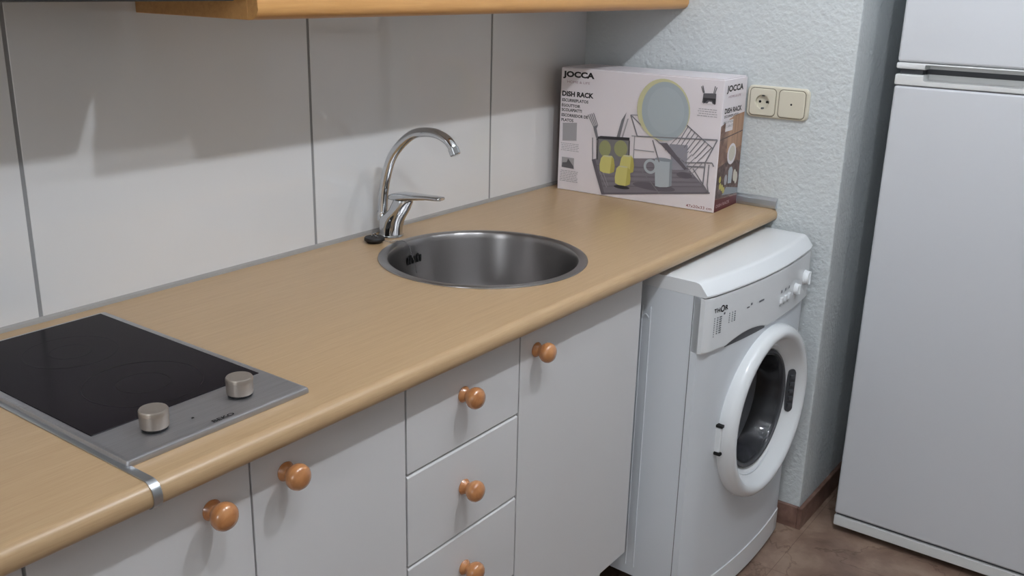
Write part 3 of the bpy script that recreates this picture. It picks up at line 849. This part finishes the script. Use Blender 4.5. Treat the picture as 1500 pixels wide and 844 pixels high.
for x in (FX0+.07, FX0+.55):
    for y in (FY0+.05, FY1-.05):
        b = BM(); lathe(b, [(0,0), (.02,0), (.02,.012), (.012,.014), (.012,.031), (0,.031)], (x,y,0), 'z', 16)
        part('foot', b, 'black', t)

# ------------------------------------------------------------------ wall cabinet with its beech moulding; hood to the left of it
UX0, UY, UZ = .800, -.318, 1.395
t = thing('wall_cabinet', 'wall cabinet above the sink showing only its beech lower moulding', 'cabinet', ((UX0+XR)/2, -.16, UZ))
b = BM()
r = .02
pr = [(UY+.024, UZ), (UY+.012, UZ+.0015), (UY+.004, UZ+.007), (UY, UZ+.016), (UY+.001, UZ+.030), (UY+.006, UZ+.040), (UY+.010, UZ+.052), (UY+.024, UZ+.052)]
prism(b, pr, 'x', UX0, XR-.002)
part('moulding', b, 'honey', t)
b = BM(); box(b, UX0, UX0+.018, UY+.0245, -.001, UZ, UZ+.052, .001, 1); part('end_moulding', b, 'honey', t)
b = BM(); box(b, UX0+.004, XR-.002, UY+.03, -.001, UZ+.0525, 2.10); part('carcass', b, 'melamine', t, smooth=0)
n = 3; w = (XR-.002-UX0-.004)/n
for k in range(n):
    b = BM(); box(b, UX0+.004+w*k+.0015, UX0+.004+w*(k+1)-.0015, UY+.011, UY+.029, UZ+.055, 2.10, .0012, 1); part('door', b, 'melamine', t)
t = thing('cooker_hood', 'underside of the cooker hood at the top left edge, above the hob', 'cooker hood', (.49,-.15,1.42))
b = BM(); box(b, .205, .775, -.30, -.001, 1.4235, 1.53, .004, 2); part('hood_body', b, 'gasket', t)
b = BM(); box(b, .205, .775, -.33, -.3005, 1.445, 1.53, .004, 2); part('visor', b, 'steel', t)
b = BM(); box(b, .40, .58, -.28, -.002, 1.5305, 2.1); part('duct_cover', b, 'melamine', t, smooth=0)

# ------------------------------------------------------------------ light: two lamps hanging near the ceiling, before the worktop, plus two added lights
def lamp(name, loc, e, col, r):
    l = bpy.data.lights.new(name, 'POINT'); l.energy = e; l.color = col; l.shadow_soft_size = r
    o = bpy.data.objects.new(name, l); COL.objects.link(o); o.location = loc; return o
LC = (.93, .985, 1.06)
lamp('lamp_bulb', (1.15,-1.35,2.32), 26, LC, .022)
lamp('lamp_bulb', (.45,-1.35,2.32), 12, LC, .022)
lamp('lamp_bulb', (1.85,-1.35,2.32), 10, LC, .022)  # extra bulb, added to brighten the right-hand end
lamp('left_fill_light', (-2.7,-1.5,1.8), 39, LC, .3)  # unseen fill light, added from the left to lift the shaded faces
w = bpy.data.worlds.new('World'); scn.world = w; w.use_nodes = True
w.node_tree.nodes['Background'].inputs['Color'].default_value = (.5,.55,.6,1)
w.node_tree.nodes['Background'].inputs['Strength'].default_value = .1

# ------------------------------------------------------------------ camera
cam = bpy.data.cameras.new('camera'); co = bpy.data.objects.new('camera', cam); COL.objects.link(co)
cam.sensor_fit = 'HORIZONTAL'; cam.sensor_width = 36; cam.lens = 36*1428.97/1500; cam.clip_start = .02
ya, pi_, ro = math.radians(-54.0252), math.radians(-17.7239), math.radians(1.3765)
fw = Vector((-math.sin(ya)*math.cos(pi_), math.cos(ya)*math.cos(pi_), math.sin(pi_)))
rt = Vector((math.cos(ya), math.sin(ya), 0)); u = rt.cross(fw)
R_ = rt*math.cos(ro)+u*math.sin(ro); U_ = -rt*math.sin(ro)+u*math.cos(ro)
co.matrix_world = Matrix(((R_.x,U_.x,-fw.x,-.2091), (R_.y,U_.y,-fw.y,-1.5385), (R_.z,U_.z,-fw.z,1.4684), (0,0,0,1)))
scn.camera = co
vs = scn.view_settings
vs.view_transform = 'Standard'; vs.look = 'None'; vs.gamma = 1; vs.exposure = .07; vs.use_curve_mapping = False
